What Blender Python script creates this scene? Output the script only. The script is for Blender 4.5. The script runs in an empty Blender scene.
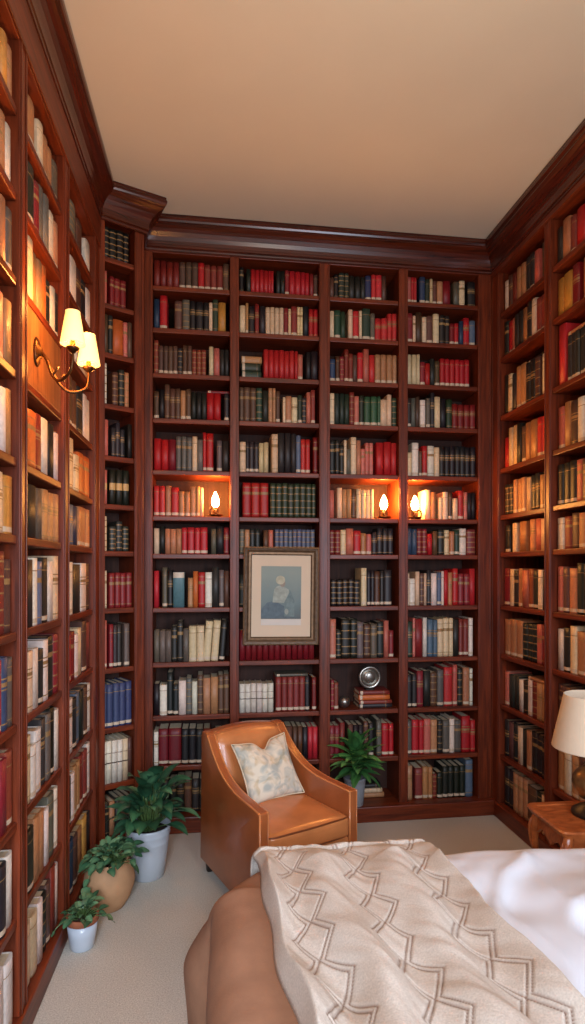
import bpy, bmesh, math, random
from mathutils import Vector, Matrix, noise
R = random.Random(7)
C = bpy.context.scene.collection
PI = math.pi
sc = bpy.context.scene

# ------------------------------------------------------------------ colour + materials
def lin(c):
    return tuple(((v/255)/12.92 if v/255 <= .04045 else ((v/255+.055)/1.055)**2.4) for v in c)

def newmat(name):
    m = bpy.data.materials.new(name); m.use_nodes = True
    nt = m.node_tree
    return m, nt, nt.nodes['Principled BSDF']

def N(nt, typ, **kw):
    n = nt.nodes.new(typ)
    for k, v in kw.items(): setattr(n, k, v)
    return n

def ramp(nt, fac, stops):
    r = N(nt, 'ShaderNodeValToRGB')
    e = r.color_ramp.elements
    while len(e) < len(stops): e.new(0.5)
    for el, (p, c) in zip(e, stops):
        el.position = p; el.color = (*c, 1)
    nt.links.new(fac, r.inputs[0])
    return r.outputs[0]

def bump(nt, b, height, strength, dist=.01):
    bp = N(nt, 'ShaderNodeBump'); bp.inputs['Strength'].default_value = strength
    bp.inputs['Distance'].default_value = dist
    nt.links.new(height, bp.inputs['Height']); nt.links.new(bp.outputs[0], b.inputs['Normal'])

def plain(name, rgb, rough=.5, var=.15, scale=20, metal=0, bumpy=0, coat=0, bscale=None):
    m, nt, b = newmat(name)
    tc = N(nt, 'ShaderNodeTexCoord'); nz = N(nt, 'ShaderNodeTexNoise')
    nz.inputs['Scale'].default_value = scale; nz.inputs['Detail'].default_value = 5
    nt.links.new(tc.outputs['Object'], nz.inputs['Vector'])
    c = lin(rgb)
    nt.links.new(ramp(nt, nz.outputs[0], [(.3, tuple(x*(1-var) for x in c)), (.7, tuple(min(1, x*(1+var)) for x in c))]), b.inputs['Base Color'])
    b.inputs['Roughness'].default_value = rough; b.inputs['Metallic'].default_value = metal
    b.inputs['Coat Weight'].default_value = coat
    if bumpy:
        n2 = nz
        if bscale:
            n2 = N(nt, 'ShaderNodeTexNoise'); n2.inputs['Scale'].default_value = bscale
            nt.links.new(tc.outputs['Object'], n2.inputs['Vector'])
        bump(nt, b, n2.outputs[0], bumpy)
    return m

def wood(name, c0, c1, stretch, rough=.40, coat=.05):
    m, nt, b = newmat(name)
    tc = N(nt, 'ShaderNodeTexCoord'); mp = N(nt, 'ShaderNodeMapping')
    mp.inputs['Scale'].default_value = stretch
    nt.links.new(tc.outputs['Object'], mp.inputs[0])
    nz = N(nt, 'ShaderNodeTexNoise'); nz.inputs['Scale'].default_value = 6; nz.inputs['Detail'].default_value = 8
    nz.inputs['Distortion'].default_value = .6
    nt.links.new(mp.outputs[0], nz.inputs['Vector'])
    nt.links.new(ramp(nt, nz.outputs[0], [(.3, lin(c0)), (.72, lin(c1))]), b.inputs['Base Color'])
    b.inputs['Roughness'].default_value = rough; b.inputs['Coat Weight'].default_value = coat
    b.inputs['Coat Roughness'].default_value = .25; b.inputs['Specular IOR Level'].default_value = .36
    bump(nt, b, nz.outputs[0], .06, .004)
    return m

def attrmat(name, attr='Col', rough=.55, nscale=60, var=.2, bumpy=.1, sheen=0):
    m, nt, b = newmat(name)
    at = N(nt, 'ShaderNodeAttribute'); at.attribute_name = attr
    tc = N(nt, 'ShaderNodeTexCoord'); nz = N(nt, 'ShaderNodeTexNoise')
    nz.inputs['Scale'].default_value = nscale; nz.inputs['Detail'].default_value = 4
    nt.links.new(tc.outputs['Object'], nz.inputs['Vector'])
    g = ramp(nt, nz.outputs[0], [(.3, (1-var,)*3), (.7, (1+0*var,)*3)])
    mx = N(nt, 'ShaderNodeMix', data_type='RGBA', blend_type='MULTIPLY'); mx.inputs[0].default_value = 1
    nt.links.new(at.outputs['Color'], mx.inputs[6]); nt.links.new(g, mx.inputs[7])
    nt.links.new(mx.outputs[2], b.inputs['Base Color'])
    b.inputs['Roughness'].default_value = rough
    if sheen: b.inputs['Sheen Weight'].default_value = sheen
    if bumpy: bump(nt, b, nz.outputs[0], bumpy, .003)
    return m

def emis(name, rgb, strength):
    m, nt, b = newmat(name)
    b.inputs['Base Color'].default_value = (*lin(rgb), 1)
    b.inputs['Emission Color'].default_value = (*lin(rgb), 1)
    b.inputs['Emission Strength'].default_value = strength
    return m

W0, W1 = (70, 25, 10), (124, 52, 24)
M = {
 'wood_v': wood('mahogany_vertical', W0, W1, (9, 9, .6)),
 'wood_h': wood('mahogany_horizontal', W0, W1, (.6, 9, 9)),
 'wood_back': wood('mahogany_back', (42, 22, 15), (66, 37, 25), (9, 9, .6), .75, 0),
 'wood_table': wood('honey_wood', (120, 58, 26), (178, 98, 50), (3, 7, 5), .3, .4),
 'wood_panel': wood('sconce_panel_wood', (104, 62, 34), (160, 108, 64), (12, 12, .5), .4, .2),
 'wood_crown': wood('mahogany_crown', (48, 16, 9), (88, 33, 17), (.6, 9, 9), .24, .3),
 'book': attrmat('book_cloth', rough=.5, nscale=45, var=.22),
 'page': plain('book_pages', (214, 196, 164), .8, .12, 160),
 'ceiling': plain('ceiling_plaster', (206, 199, 178), .9, .02, 3, bumpy=.02, bscale=80),
 'wall': plain('wall_plaster', (190, 160, 130), .9, .03, 3),
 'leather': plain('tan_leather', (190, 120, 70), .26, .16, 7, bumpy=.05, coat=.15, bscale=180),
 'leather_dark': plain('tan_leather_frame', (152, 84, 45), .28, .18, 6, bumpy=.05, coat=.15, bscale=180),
 'piping': plain('leather_piping', (112, 56, 26), .4, .1, 20),
 'black_wood': plain('dark_feet', (30, 20, 15), .4, .2, 20),
 'sheet': plain('white_cotton', (212, 219, 228), .85, .02, 8, bumpy=.05, bscale=220),
 'mattress': plain('mattress_ticking', (215, 208, 198), .9, .03, 8),
 'blanket': plain('brown_blanket', (146, 106, 80), .95, .10, 14, bumpy=.12, bscale=160),
 'throw': attrmat('knit_throw', rough=.95, nscale=220, var=.22, bumpy=.35),
 'pillow': None,
 'leaf': attrmat('leaf_green', rough=.38, nscale=22, var=.35, bumpy=.05),
 'soil': plain('soil', (52, 34, 24), 1, .4, 60, bumpy=.5),
 'blue_pot': plain('blue_white_glaze', (176, 186, 194), .35, .06, 6, coat=.3),
 'clay_pot': plain('sandy_clay', (176, 136, 98), .75, .16, 9, bumpy=.1, bscale=60),
 'white_pot': plain('pale_blue_glaze', (186, 198, 210), .4, .06, 6, coat=.3),
 'terra': plain('terracotta', (150, 88, 58), .8, .15, 25),
 'grey_pot': plain('grey_ceramic', (136, 140, 144), .6, .06, 8),
 'bronze': plain('aged_bronze', (92, 62, 36), .35, .3, 30, metal=.9),
 'brass': plain('lamp_brass', (150, 118, 76), .32, .35, 28, metal=.85, bumpy=.15),
 'iron': plain('black_iron', (30, 24, 20), .4, .2, 20, metal=.4),
 'silver': plain('silver_metal', (150, 146, 138), .28, .25, 30, metal=.9),
 'gilt_frame': plain('antique_frame', (86, 66, 46), .45, .3, 40, metal=.25, bumpy=.3, bscale=90),
 'frame_light': plain('frame_edge', (132, 106, 78), .45, .2, 40, metal=.3),
 'mat': plain('picture_mat', (210, 190, 164), .9, .02, 8),
 'print_bg': None,
 'candle': plain('candle_sleeve', (238, 214, 160), .6, .03, 8),
 'bulb': emis('warm_bulb', (255, 178, 92), 260),
 'lampshade': plain('ivory_lampshade', (216, 198, 172), .9, .02, 40, bumpy=.05, bscale=300),
}

def mk_shade():
    m, nt, b = newmat('lit_shade')
    b.inputs['Base Color'].default_value = (*lin((250, 226, 170)), 1)
    b.inputs['Emission Color'].default_value = (*lin((255, 190, 96)), 1)
    tc = N(nt, 'ShaderNodeTexCoord'); sp = N(nt, 'ShaderNodeSeparateXYZ')
    nt.links.new(tc.outputs['Generated'], sp.inputs[0])
    mr = N(nt, 'ShaderNodeMapRange')
    nt.links.new(sp.outputs['Z'], mr.inputs[0])
    mr.inputs[1].default_value = 0; mr.inputs[2].default_value = 1
    mr.inputs[3].default_value = 2.6; mr.inputs[4].default_value = 1.3
    nt.links.new(mr.outputs[0], b.inputs['Emission Strength'])
    b.inputs['Roughness'].default_value = .9
    return m
M['shade_lit'] = mk_shade()

def mk_carpet():
    m, nt, b = newmat('beige_carpet')
    tc = N(nt, 'ShaderNodeTexCoord')
    a = N(nt, 'ShaderNodeTexNoise'); a.inputs['Scale'].default_value = 190; a.inputs['Detail'].default_value = 3
    c = N(nt, 'ShaderNodeTexNoise'); c.inputs['Scale'].default_value = 2.2
    for x in (a, c): nt.links.new(tc.outputs['Object'], x.inputs['Vector'])
    k1 = ramp(nt, a.outputs[0], [(.3, lin((168, 164, 152))), (.7, lin((212, 209, 198)))])
    k2 = ramp(nt, c.outputs[0], [(.3, (.88,)*3), (.7, (1, 1, 1))])
    mx = N(nt, 'ShaderNodeMix', data_type='RGBA', blend_type='MULTIPLY'); mx.inputs[0].default_value = 1
    nt.links.new(k1, mx.inputs[6]); nt.links.new(k2, mx.inputs[7]); nt.links.new(mx.outputs[2], b.inputs['Base Color'])
    b.inputs['Roughness'].default_value = 1
    bump(nt, b, a.outputs[0], .35, .006)
    return m
M['carpet'] = mk_carpet()

def mk_pillow():
    m, nt, b = newmat('patterned_cushion')
    tc = N(nt, 'ShaderNodeTexCoord')
    v = N(nt, 'ShaderNodeTexNoise'); v.inputs['Scale'].default_value = 13; v.inputs['Detail'].default_value = 2; v.inputs['Distortion'].default_value = 1.2
    w = N(nt, 'ShaderNodeTexNoise'); w.inputs['Scale'].default_value = 19; w.inputs['Detail'].default_value = 1; w.inputs['Distortion'].default_value = .8
    f = N(nt, 'ShaderNodeTexNoise'); f.inputs['Scale'].default_value = 260
    for x in (v, w, f): nt.links.new(tc.outputs['Object'], x.inputs['Vector'])
    k1 = ramp(nt, v.outputs[0], [(.40, lin((212, 202, 180))), (.60, lin((166, 170, 160)))])
    k2 = ramp(nt, w.outputs[0], [(.50, (1, 1, 1)), (.66, lin((238, 228, 212)))])
    mx = N(nt, 'ShaderNodeMix', data_type='RGBA', blend_type='MULTIPLY'); mx.inputs[0].default_value = 1
    nt.links.new(k1, mx.inputs[6]); nt.links.new(k2, mx.inputs[7]); nt.links.new(mx.outputs[2], b.inputs['Base Color'])
    b.inputs['Roughness'].default_value = .9
    bump(nt, b, f.outputs[0], .2, .003)
    return m
M['pillow'] = mk_pillow()

def mk_print():
    m, nt, b = newmat('print_background')
    tc = N(nt, 'ShaderNodeTexCoord'); sp = N(nt, 'ShaderNodeSeparateXYZ')
    nt.links.new(tc.outputs['Generated'], sp.inputs[0])
    nz = N(nt, 'ShaderNodeTexNoise'); nz.inputs['Scale'].default_value = 14
    nt.links.new(tc.outputs['Object'], nz.inputs['Vector'])
    ma = N(nt, 'ShaderNodeMath', operation='MULTIPLY_ADD'); ma.inputs[1].default_value = .25
    nt.links.new(nz.outputs[0], ma.inputs[0]); nt.links.new(sp.outputs['Z'], ma.inputs[2])
    nt.links.new(ramp(nt, ma.outputs[0], [(.1, lin((84, 96, 100))), (.45, lin((112, 130, 130))), (1, lin((138, 150, 142)))]), b.inputs['Base Color'])
    b.inputs['Roughness'].default_value = .8
    return m
M['print_bg'] = mk_print()

# ------------------------------------------------------------------ object helpers
def obj(name, bm, mats, parent=None, smooth=False, bev=0, sub=0, seg=2, recalc=True):
    if recalc: bmesh.ops.recalc_face_normals(bm, faces=bm.faces[:])
    me = bpy.data.meshes.new(name); bm.to_mesh(me); bm.free()
    for m in (mats if isinstance(mats, (list, tuple)) else [mats]): me.materials.append(m)
    if smooth:
        for p in me.polygons: p.use_smooth = True
    o = bpy.data.objects.new(name, me); C.objects.link(o)
    if parent: o.parent = parent
    if bev:
        b = o.modifiers.new('bevel', 'BEVEL'); b.width = bev; b.segments = seg; b.limit_method = 'ANGLE'
    if sub:
        s = o.modifiers.new('subsurf', 'SUBSURF'); s.levels = s.render_levels = sub
    return o

def tag(o, label=None, cat=None, group=None, kind=None):
    if label: o['label'] = label
    if cat: o['category'] = cat
    if group: o['group'] = group
    if kind: o['kind'] = kind
    return o

def empty(name, loc=(0, 0, 0), rz=0, label=None, cat=None, group=None):
    o = bpy.data.objects.new(name, None); C.objects.link(o)
    o.location = loc; o.rotation_euler = (0, 0, rz); o.empty_display_size = .1
    return tag(o, label, cat, group)

def box(bm, x0, x1, y0, y1, z0, z1, mat=0):
    vs = [bm.verts.new(p) for p in ((x0,y0,z0),(x1,y0,z0),(x1,y1,z0),(x0,y1,z0),(x0,y0,z1),(x1,y0,z1),(x1,y1,z1),(x0,y1,z1))]
    for f in ((0,3,2,1),(4,5,6,7),(0,1,5,4),(1,2,6,5),(2,3,7,6),(3,0,4,7)):
        bm.faces.new([vs[i] for i in f]).material_index = mat
    return vs

def bbox(*a):
    bm = bmesh.new(); box(bm, *a); return bm

def lathe(bm, prof, n=32, c=(0, 0, 0), mat=0, wob=None):
    rings = []
    for r, z in prof:
        ring = []
        for i in range(n):
            a = 2*PI*i/n
            rr = r*(1 + (wob(a, z) if wob else 0))
            ring.append(bm.verts.new((c[0]+rr*math.cos(a), c[1]+rr*math.sin(a), c[2]+z)))
        rings.append(ring)
    for a, b in zip(rings, rings[1:]):
        for i in range(n):
            j = (i+1) % n
            f = bm.faces.new((a[i], a[j], b[j], b[i])); f.material_index = mat
    for ring, flip in ((rings[0], True), (rings[-1], False)):
        f = bm.faces.new(ring[::-1] if flip else ring); f.material_index = mat

def tube(bm, pts, rad, n=10, mat=0, cap=True):
    pts = [Vector(p) for p in pts]
    if not isinstance(rad, (list, tuple)): rad = [rad]*len(pts)
    up = Vector((0, 0, 1)); rings = []
    prev = None
    for i, p in enumerate(pts):
        d = (pts[min(i+1, len(pts)-1)] - pts[max(i-1, 0)]).normalized()
        if prev is None:
            ref = up if abs(d.dot(up)) < .95 else Vector((1, 0, 0))
            s = d.cross(ref).normalized()
        else:
            s = (prev - d*prev.dot(d)).normalized()
        prev = s
        t = d.cross(s)
        rings.append([bm.verts.new(p + (s*math.cos(2*PI*k/n) + t*math.sin(2*PI*k/n))*rad[i]) for k in range(n)])
    for a, b in zip(rings, rings[1:]):
        for k in range(n):
            bm.faces.new((a[k], a[(k+1) % n], b[(k+1) % n], b[k])).material_index = mat
    if cap:
        bm.faces.new(rings[0][::-1]).material_index = mat; bm.faces.new(rings[-1]).material_index = mat

def spline(pts, n=24):
    P = [Vector(p) for p in pts]; P = [2*P[0]-P[1]] + P + [2*P[-1]-P[-2]]
    out = []; segs = len(P)-3
    for i in range(n+1):
        u = i/n*segs; k = min(int(u), segs-1); t = u-k
        a, b, c, d = P[k:k+4]
        out.append(.5*((2*b) + (c-a)*t + (2*a-5*b+4*c-d)*t*t + (3*b-a-3*c+d)*t**3))
    return out

def rbox(bm, sx, sy, sz, r, n=10, puff=(0, 0, 0), c=(0, 0, 0), fn=None):
    """rounded soft box, centre c, half sizes sx sy sz"""
    cache = {}
    def vert(p):
        k = tuple(round(v, 5) for v in p)
        if k in cache: return cache[k]
        q = Vector((p[0]*sx, p[1]*sy, p[2]*sz))
        inn = Vector((max(-(sx-r), min(sx-r, q.x)), max(-(sy-r), min(sy-r, q.y)), max(-(sz-r), min(sz-r, q.z))))
        dlt = q-inn
        if dlt.length > 1e-9: q = inn + dlt.normalized()*r
        q.x += puff[0]*p[0]*(1-p[1]**2)*(1-p[2]**2)
        q.y += puff[1]*p[1]*(1-p[0]**2)*(1-p[2]**2)
        q.z += puff[2]*p[2]*(1-p[0]**2)*(1-p[1]**2)
        if fn: q = fn(q)
        cache[k] = bm.verts.new(q + Vector(c)); return cache[k]
    def warp(i):
        t = -1+2*i/n
        return math.copysign(1-(1-abs(t))**1.6, t)
    g = [warp(i) for i in range(n+1)]
    for ax in range(3):
        for s in (-1, 1):
            for i in range(n):
                for j in range(n):
                    q = []
                    for (a, b) in ((g[i], g[j]), (g[i+1], g[j]), (g[i+1], g[j+1]), (g[i], g[j+1])):
                        p = [0, 0, 0]; p[ax] = s; p[(ax+1) % 3] = a; p[(ax+2) % 3] = b
                        q.append(vert(p))
                    bm.faces.new(q if s > 0 else q[::-1])

def prism(bm, poly, z0, z1, mat=0):
    a = [bm.verts.new((x, y, z0)) for x, y in poly]; b = [bm.verts.new((x, y, z1)) for x, y in poly]
    n = len(poly)
    for i in range(n):
        bm.faces.new((a[i], a[(i+1) % n], b[(i+1) % n], b[i])).material_index = mat
    bm.faces.new(a[::-1]).material_index = mat; bm.faces.new(b).material_index = mat

# ------------------------------------------------------------------ room shell
H = 3.78
XL, XR, YB = -.70, 1.74, 3.81          # faces of the left, right and back bookcases
CA, CB = (-.725, 3.46), (-.50, 3.60)
BO, BR = (-.528, 3.775), (1.745, 3.850)          # left and right ends of the back bookcase's face
LO = (-.690, .80)                                # near end of the left bookcase's face
CC = BO
RR = -PI/2+math.radians(1.5)
RB = math.atan2(BR[1]-BO[1], BR[0]-BO[0]); RL = math.atan2(CA[1]-LO[1], CA[0]-LO[0])
def on_back(px):
    """distance along the back bookcase's face at which the photo's column px falls"""
    k = math.tan(math.atan((px-292.5)/600)+math.radians(6))
    m = (BR[1]-BO[1])/(BR[0]-BO[0]); Y = (BO[1]-m*BO[0])/(1-m*k); X = k*Y
    return math.hypot(X-BO[0], Y-BO[1])
def back_pt(lx, ly, z=0):
    c, s_ = math.cos(RB), math.sin(RB)
    return Vector((BO[0]+lx*c-ly*s_, BO[1]+lx*s_+ly*c, z))
def struct(name, bm, mat):
    return tag(obj(name, bm, mat), kind='structure')
struct('floor', bbox(-1.06, 2.10, -1.6, 4.20, -.05, 0), M['carpet'])
struct('ceiling', bbox(-1.06, 2.10, -1.6, 4.20, H, H+.05), M['ceiling'])
struct('wall_left', bbox(-1.11, -1.01, -1.6, 4.20, 0, H), M['wall'])
struct('wall_right', bbox(2.09, 2.15, -1.6, 4.20, 0, H), M['wall'])
struct('wall_back', bbox(-1.01, 2.05, 4.13, 4.20, 0, H), M['wall'])

# ------------------------------------------------------------------ bookcases
PROF = [(0, 3.590), (.010, 3.590), (.014, 3.594), (.016, 3.602), (.014, 3.610), (.020, 3.613), (.022, 3.626), (.018, 3.630), (.022, 3.650),
        (.030, 3.672), (.044, 3.694), (.058, 3.708), (.070, 3.716), (.078, 3.722), (.078, 3.730), (.084, 3.734), (.089, 3.744), (.090, 3.758), (.086, 3.766), (.086, 3.779), (0, 3.779)]
PATH = [Vector(p) for p in (LO, CA, CB, CC, BR, (BR[0]+1.95*math.cos(RR), BR[1]+1.95*math.sin(RR)))]
def crown(bm, i0, i1, inv):
    """mitred crown moulding from path vertex i0 to i1"""
    def nrm(a, b):
        d = (b-a).normalized(); return Vector((d.y, -d.x))
    rings = []
    for i in range(i0, i1+1):
        if i == 0: m = nrm(PATH[0], PATH[1])
        elif i == len(PATH)-1: m = nrm(PATH[-2], PATH[-1])
        else:
            n1, n2 = nrm(PATH[i-1], PATH[i]), nrm(PATH[i], PATH[i+1]); m = (n1+n2)/(1+n1.dot(n2))
        rings.append([bm.verts.new(inv @ Vector((PATH[i].x+m.x*d, PATH[i].y+m.y*d, z))) for d, z in [(d_*(1.45 if i == 2 else 1), z_) for d_, z_ in PROF]])
    k = len(PROF)
    for a, b in zip(rings, rings[1:]):
        for j in range(k):
            bm.faces.new((a[j], a[(j+1) % k], b[(j+1) % k], b[j]))
    bm.faces.new(rings[0]); bm.faces.new(rings[-1][::-1])

CASES = {}
TH = .03
def bookcase(key, label, loc, rz, xa, xb, ops, shelves, ztop, depth, cr, toe=.012, base=.10, side=None, skip=()):
    """ops: list of openings (x0,x1) in local x; shelves: z of shelf tops from the top down, the last being the base"""
    root = empty('bookcase', (*loc, 0), rz, label, 'bookcase', None)
    mw = Matrix.Translation((*loc, 0)) @ Matrix.Rotation(rz, 4, 'Z'); inv = mw.inverted()
    xs = [xa] + [v for o in ops for v in o] + [xb]
    for i in range(0, len(xs), 2):
        bm = bmesh.new(); box(bm, xs[i], xs[i+1], 0, depth, base, 3.61)
        if xs[i+1]-xs[i] > .04:                       # shallow bead along both edges of the post
            for e in (xs[i]+.006, xs[i+1]-.016): box(bm, e, e+.010, -.004, 0, base, 3.56)
        obj('upright', bm, M['wood_v'], root, bev=.003)
    obj('plinth', bbox(xa, xb, -toe, depth, 0, base), M['wood_h'], root, bev=.006)
    obj('frieze', bbox(xa, xb, -.006, depth, ztop, 3.61), M['wood_h'], root, bev=.003) if False else None
    bm = bmesh.new()
    for (a, b) in ops: box(bm, a, b, 0, depth, ztop, 3.61)
    box(bm, xa, xb, -.008, 0, ztop+.004, 3.61)
    obj('frieze', bm, M['wood_h'], root, bev=.003)
    bm = bmesh.new()
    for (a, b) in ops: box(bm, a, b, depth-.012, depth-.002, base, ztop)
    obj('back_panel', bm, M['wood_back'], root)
    for (a, b) in ops:
        for z in shelves[:-1]:
            obj('shelf', bbox(a, b, .010, depth-.012, z-TH, z), M['wood_h'], root, bev=.004)
    bm = bmesh.new(); crown(bm, cr[0], cr[1], inv)
    obj('crown_moulding', bm, M['wood_crown'], root)
    if side:
        bm = bmesh.new()
        prism(bm, [(inv @ Vector((x, y, 0))).xy for x, y in side], 0, 3.61)
        obj('side_panel', bm, M['wood_v'], root)
    CASES[key] = dict(root=root, mw=mw, ops=ops, sh=shelves, ztop=ztop, depth=depth, rz=rz, base=base)
    return root

SH_B = [3.385, 3.124, 2.844, 2.563, 2.241, 1.956, 1.720, 1.385, 1.044, .712, .400, .10]
SH_L = [3.19, 2.90, 2.612, 2.296, 2.000, 1.738, 1.410, 1.098, .766, .437, .10]
SH_R = [3.290, 2.998, 2.622, 2.278, 1.974, 1.732, 1.390, 1.072, .746, .418, .10]
SH_E = [3.40, 3.135, 2.855, 2.565, 2.27, 1.995, 1.728, 1.402, 1.060, .72, .40, .10]
bookcase('B', 'wide mahogany built-in bookcase filling the back wall behind the armchair', BO, RB, 0, math.hypot(BR[0]-BO[0], BR[1]-BO[1]),
         [(on_back(152.5), on_back(230)), (on_back(239), on_back(319.5)), (on_back(330), on_back(399)), (on_back(408), on_back(478.5))], SH_B, 3.585, .28, (3, 4), toe=.05)
bookcase('L', 'mahogany built-in bookcase along the left wall carrying the double sconce', LO, RL, 0, math.hypot(CA[0]-LO[0], CA[1]-LO[1]),
         [(.26, .74), (.82, 1.325), (1.398, 1.90), (1.985, 2.535)], SH_L, 3.42, .28, (0, 1))
bookcase('R', 'mahogany built-in bookcase along the right wall behind the table lamp', BR, RR, 0, 1.95,
         [(.098, .640), (.704, 1.28), (1.345, 1.89)], SH_R, 3.555, .30, (4, 5))
ang = math.atan2(CB[1]-CA[1], CB[0]-CA[0])
wE = math.hypot(CB[1]-CA[1], CB[0]-CA[0])
bookcase('E', 'narrow angled corner bookcase between the left and back walls', CA, ang, 0, wE,
         [(.032, .208)], SH_E, 3.635, .25, (1, 3), side=[CB, CC, (CC[0]-.02, CC[1]), (CB[0]-.02, CB[1])], toe=.008)

# ------------------------------------------------------------------ books
COL = {  # letter: (rgb, colour words)
 'r': ((178, 30, 34), 'bright red'), 'd': ((122, 24, 30), 'dark red'), 'm': ((126, 48, 36), 'reddish brown'),
 'b': ((86, 58, 44), 'dark brown'), 'n': ((176, 122, 82), 'tan'), 'o': ((190, 96, 40), 'orange'),
 'y': ((190, 132, 58), 'mustard'), 'c': ((216, 190, 152), 'cream'), 'w': ((226, 214, 198), 'off-white'),
 'g': ((40, 56, 40), 'dark green'), 'e': ((44, 78, 52), 'green'), 'k': ((34, 34, 33), 'black'),
 'a': ((98, 90, 82), 'grey'), 'u': ((46, 64, 94), 'navy blue'), 's': ((84, 98, 122), 'blue-grey'),
 't': ((98, 138, 146), 'teal'), 'p': ((186, 100, 84), 'dusty pink'),
}
GOLD = (150, 118, 74); PALE = (204, 184, 158); PAGE = (206, 188, 156)
def book_mesh(w, h, d, rgb, style, pages_inside):
    """spine at y=0 facing -y, boards run back to y=d; returns bmesh with a corner colour layer"""
    bm = bmesh.new(); cl = bm.loops.layers.float_color.new('Col')
    t = min(.003, w*.15); b = min(.010, w*.28)
    hw = w/2
    arc = [(-hw*math.cos(PI*i/6), -b*math.sin(PI*i/6)+b) for i in range(7)]
    outer = [(-hw, d)] + arc + [(hw, d)]
    inner = [(hw-t, d), (hw-t, b+t), (-hw+t, b+t), (-hw+t, d)]
    ring = outer + inner
    bands = []                                        # (z0, z1, colour)
    if style == 'bands':
        for f in (.12, .30, .50, .70, .88): bands.append((f*h-.003, f*h+.003, GOLD))
    elif style == 'label':
        bands = [(.66*h, .74*h, GOLD), (.10*h, .115*h, GOLD), (.86*h, .875*h, GOLD)]
    elif style == 'foot':
        bands = [(.04*h, .04*h+.017, PALE), (.80*h, .815*h, GOLD)]
    elif style == 'creamband':
        bands = [(.42*h, .62*h, (206, 166, 104))]
    elif style == 'whitetop':
        bands = [(.84*h, h-.001, (214, 200, 176))]
    elif style == 'title':
        bands = [(.55*h, .57*h, GOLD), (.60*h, .66*h, GOLD), (.70*h, .72*h, GOLD), (.08*h, .10*h, GOLD)]
    elif style == 'darkline':
        bands = [(.46*h, .49*h, (70, 50, 40)), (.70*h, .715*h, (120, 90, 70))]
    zs = sorted({0, h} | {z for bnd in bands for z in bnd[:2]})
    rows = [[bm.verts.new((x, y, z)) for x, y in ring] for z in zs]
    n = len(ring)
    base = (*lin(rgb), 1)
    def paint(f, c):
        for l in f.loops: l[cl] = c
    for k in range(len(zs)-1):
        zc = (zs[k]+zs[k+1])/2
        bc = next((c for z0, z1, c in bands if z0 < zc < z1), None)
        for i in range(n):
            j = (i+1) % n
            f = bm.faces.new((rows[k][i], rows[k][j], rows[k+1][j], rows[k+1][i]))
            paint(f, (*lin(bc), 1) if (bc and 1 <= i <= 6) else base)
            f.smooth = 1 <= i <= 6
    for r, fl in ((rows[0], True), (rows[-1], False)):
        # split the C-shaped end into convex pieces
        quads = [(r[0], r[1], r[n-2], r[n-1]), (r[7], r[8], r[9], r[10])]
        sp = [r[i] for i in range(1, 8)] + [r[10], r[11]] if n == 13 else None
        sp = [r[i] for i in range(1, 8)] + [r[n-3], r[n-2]]
        for q in quads + [sp]:
            f = bm.faces.new(q[::-1] if fl else q); paint(f, base)
    if pages_inside:
        v = box(bm, -hw+t, hw-t, b+t, d-.005, .003, h-.004)
        for f in {f for x in v for f in x.link_faces}: paint(f, (*lin(PAGE), 1))
    bm.normal_update()
    return bm

def page_mesh(w, h, d):
    t = min(.003, w*.15); b = min(.010, w*.28); hw = w/2
    return bbox(-hw+t, hw-t, b+t, d-.005, .003, h-.004)

BOOKS = []        # dict: key, bay, row, idx, letter, w,h,d, style, matrix, lying
def parse(s):
    out = []; i = 0
    for ch in s.replace(' ', ''):
        if ch.isalpha() or ch == '.':
            out.append([ch, 2.0 if ch != '.' else 1.2, 0, 0])
        elif ch.isdigit(): out[-1][1] = {'1': 1.25, '3': 2.7, '4': 3.6, '5': 4.6}.get(ch, 2)
        elif ch == '+': out[-1][2] = .10
        elif ch == '-': out[-1][2] = -.13
        elif ch == '/': out[-1][3] = 1
    return out

def jit(c, a=9):
    k = R.uniform(-a, a)
    return tuple(max(4, min(250, v + k + R.uniform(-a/2, a/2))) for v in c)

def fill(key, bay, row, s, hf=.8, x0=0., x1=1., style=None, setb=.03):
    """fill part x0..x1 of one shelf cell with the books of string s"""
    cs = CASES[key]; a, b = cs['ops'][bay]
    wd = b-a; a, b = a+wd*x0+.004, a+wd*x1-.004
    z = cs['sh'][row]; top = (cs['sh'][row-1]-TH) if row else cs['ztop']
    clear = top-z
    toks = parse(s); tot = sum(t[1] for t in toks)
    unit = (b-a)/tot; x = a
    idx = 0; placed = []
    prev = None; run_style = 'plain'; run_h = 0
    for ch, wt, dh, lean in toks:
        wdt = wt*unit
        if ch != '.':
            rgb, word = COL[ch]
            w = wdt*R.uniform(.93, .985)
            if ch != prev:
                run_style = style or R.choice(['plain', 'plain', 'foot', 'foot', 'label', 'title', 'bands' if ch in 'kgbdma' else 'foot'])
                run_h = R.uniform(-.05, .05)
                run_rgb = jit(rgb, 10)
            h = min(clear-.012, clear*(hf+dh+run_h+R.uniform(-.012, .012)))
            dmax = cs['depth']-.012-setb-.03
            d = min(dmax, max(.12, h*.72*R.uniform(.92, 1.08)))
            y = setb + R.uniform(0, .008)
            loc = Vector((x+wdt/2, y, z)); mt = Matrix.Translation(loc)
            if lean:
                th = math.radians(4.5); mt = Matrix.Translation(loc + Vector((-wdt*.25, 0, w/2*math.sin(th)+.0003))) @ Matrix.Rotation(th, 4, 'Y')
            bk = dict(key=key, bay=bay, row=row, ch=ch, word=word, w=w, h=h, d=d, style=run_style, rgb=jit(run_rgb, 5),
                      m=cs['mw'] @ mt, lying=None, idx=idx, dh=dh)
            BOOKS.append(bk); placed.append(bk); idx += 1
            prev = ch
        else: prev = None
        x += wdt
    return placed

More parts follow.
